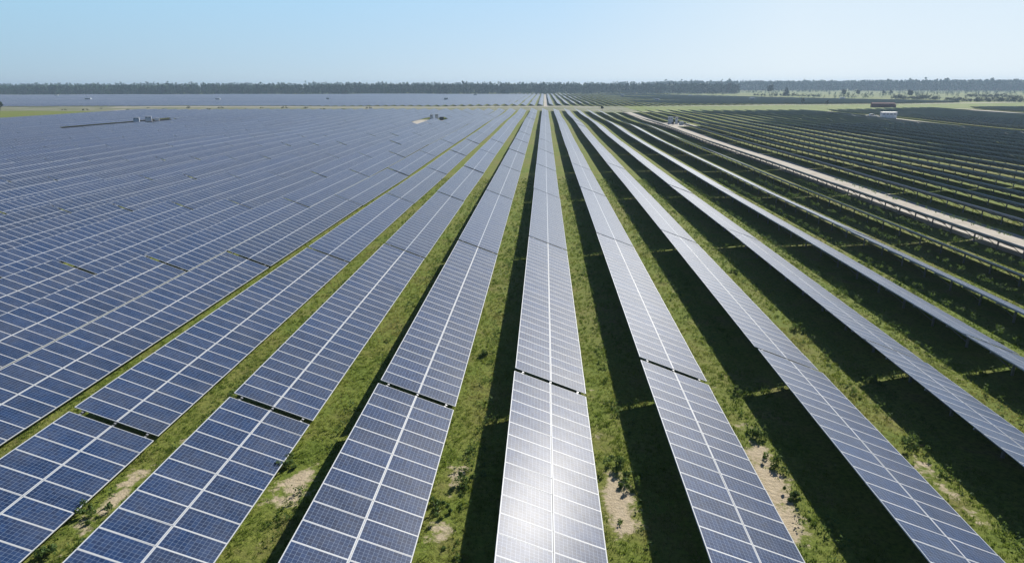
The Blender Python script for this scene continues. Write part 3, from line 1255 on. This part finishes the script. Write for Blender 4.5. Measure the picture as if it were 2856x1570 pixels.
for px, py, h, lab in MT_:
    x, y = at(px, py)
    o = p2 if first else copy_tree(p2)
    first = False
    o.scale = (h / 9 * rng.uniform(.85, 1.1), h / 9, h / 9)
    put(o, x, y, rng.uniform(0, 6), lab, 'tree', 'trees in the far meadow')
# bushes of the meadow hedges
bl = []
for n_, x0, x1, y0, y1 in ((9, 2098, 2290, 267, 270), (10, 2490, 2620, 276, 277), (14, 2645, 2853, 281, 284), (9, 2690, 2850, 270, 272)):
    for k in range(n_):
        bl.append((x0 + (x1 - x0) * (k + .5) / n_, y0 + (y1 - y0) * k / n_, n_, k))
v, f, t = leaf_cloud(500, [(rng.normal(0, 2), rng.normal(0, 1.6), rng.uniform(.6, 2.6), rng.uniform(.8, 1.5)) for _ in range(14)], .30)
v[:, 2] = np.maximum(v[:, 2], 0)
BM = np_mesh('bush', v, f, 'bush', t)
names = {(9, 2098): 0}
hl = ['hedge beside the conical tree', 'hedge behind the red shed', 'front hedge on the meadow', 'rear hedge on the meadow']
q = -1
for i, (px, py, n_, k) in enumerate(bl):
    if k == 0:
        q += 1
    x, y = at(px + rng.uniform(-3, 3), py)
    o = link('bush', BM)
    s = rng.uniform(.75, 1.5)
    o.scale = (s * 1.3, s, s * rng.uniform(.8, 1.2))
    put(o, x, y, rng.uniform(0, 6), f'dark green bush, {ordinal(k + 1)} along the {hl[q]}', 'bush', 'bushes of the meadow hedges')

# small bushes along the sandy tracks at the left
for k in range(16):
    px = 178 + k * 56 + rng.uniform(-14, 14)
    x, y = at(px, rng.choice([303.5, 307.5]))
    o = link('bush', BM)
    s = rng.uniform(.25, .5)
    o.scale = (s * 1.3, s, s * .8)
    put(o, x, y, rng.uniform(0, 6), 'small dark bush growing between the sandy tracks at the left', 'bush', 'small bushes between the sandy tracks')

# the far woods: one mass of trees
V, TN = [], []
tv, tf = [], []


def wood(n, fx, h0, h1):
    for _ in range(n):
        x, y = fx()
        h = rng.uniform(h0, h1) * (1.25 if rng.uniform() < .012 else 1)
        low = h < 7
        cw = h * (rng.uniform(.9, 1.4) if low else rng.uniform(.4, .62))
        z0 = h * (.05 if low else rng.uniform(.08, .3))
        tall = rng.uniform() < .5
        cs = []
        for k in range(7):
            a = rng.uniform(0, 6.28)
            z = z0 + (h - z0) * (k + rng.uniform(.2, .8)) / 7
            rr = cw * .5 * (1 - .32 * (z - z0) / (h - z0)) * (.75 if tall else 1)
            cs.append((x + rr * .5 * math.cos(a), y + rr * .5 * math.sin(a), z, rr * .75))
        v, f, t = leaf_cloud(44, cs, h * .085, .7)
        V.append(v)
        TN.append(np.clip(t + rng.normal(0, .2), 0, 1))
        b_ = h * .012
        for a in (0, 1.57):      # crossed trunk faces joined into a slim square post
            pass
        q_ = [(x - b_, y - b_), (x + b_, y - b_), (x + b_, y + b_), (x - b_, y + b_)]
        k0 = len(tv)
        tv.extend([(p[0], p[1], -.3) for p in q_] + [(p[0], p[1], h * .7) for p in q_])
        for a in range(4):
            c = (a + 1) % 4
            tf.append((k0 + a, k0 + c, k0 + 4 + c, k0 + 4 + a))


def front(x):
    return 1112 + 14 * math.sin(x / 90) + (0 if x < 150 else (x - 150) * .2)


def fa():
    x = rng.uniform(-1350, 335)
    return x, front(x) + 170 * rng.uniform() ** 1.6


def fb():
    x = rng.uniform(300, 1700)
    return x, 1560 + 120 * math.sin(x / 200) + 200 * rng.uniform()


def fc_():
    x = rng.uniform(-1900, 1500)
    return x, 1750 + 300 * rng.uniform()


def fd():
    x = rng.uniform(-1300, 330)
    return x, front(x) - 6 + 10 * rng.uniform()


wood(3300, fa, 13, 17)
wood(3000, fb, 18, 23)
wood(1500, fc_, 18, 23)
wood(700, fd, 3, 7)


def fs():
    while True:
        x, y = rng.uniform(170, 1100), rng.uniform(720, 1540)
        if y > f2far(min(x, 500)) + 40 and y > .9 * x + 250 and math.sin(x / 45) * math.sin(y / 70 + x / 120) > .1:
            return x, y


wood(800, fs, 2.0, 5.0)
V = np.concatenate(V)
me = np_mesh('woods', V, np.arange(len(V)).reshape(-1, 4), 'forest', np.concatenate(TN))
o = link('woods', me)
tag(o, 'dark green far woods along the whole horizon', 'woods', None, 'stuff')
o2 = link('trunks', np_mesh('trunks', tv, tf, 'bark'), o)

# ------------------------------------------------------------------ haze
m = bpy.data.materials.new('haze_air')
m.use_nodes = True
nt = m.node_tree
nt.nodes.remove(nt.nodes['Principled BSDF'])
pv = nt.nodes.new('ShaderNodeVolumePrincipled')
pv.inputs['Color'].default_value = (.58, .78, 1.0, 1)
pv.inputs['Density'].default_value = .00024
pv.inputs['Anisotropy'].default_value = .2
nt.links.new(pv.outputs[0], nt.nodes['Material Output'].inputs['Volume'])
MAT['haze'] = m
b = MB()
b.box(-3300, 3300, -700, 3500, -2.4, 32, 0)
tag(link('haze', b.mesh('haze', ['haze'])), 'thin pale blue haze over the whole plain', 'haze', None, 'stuff')
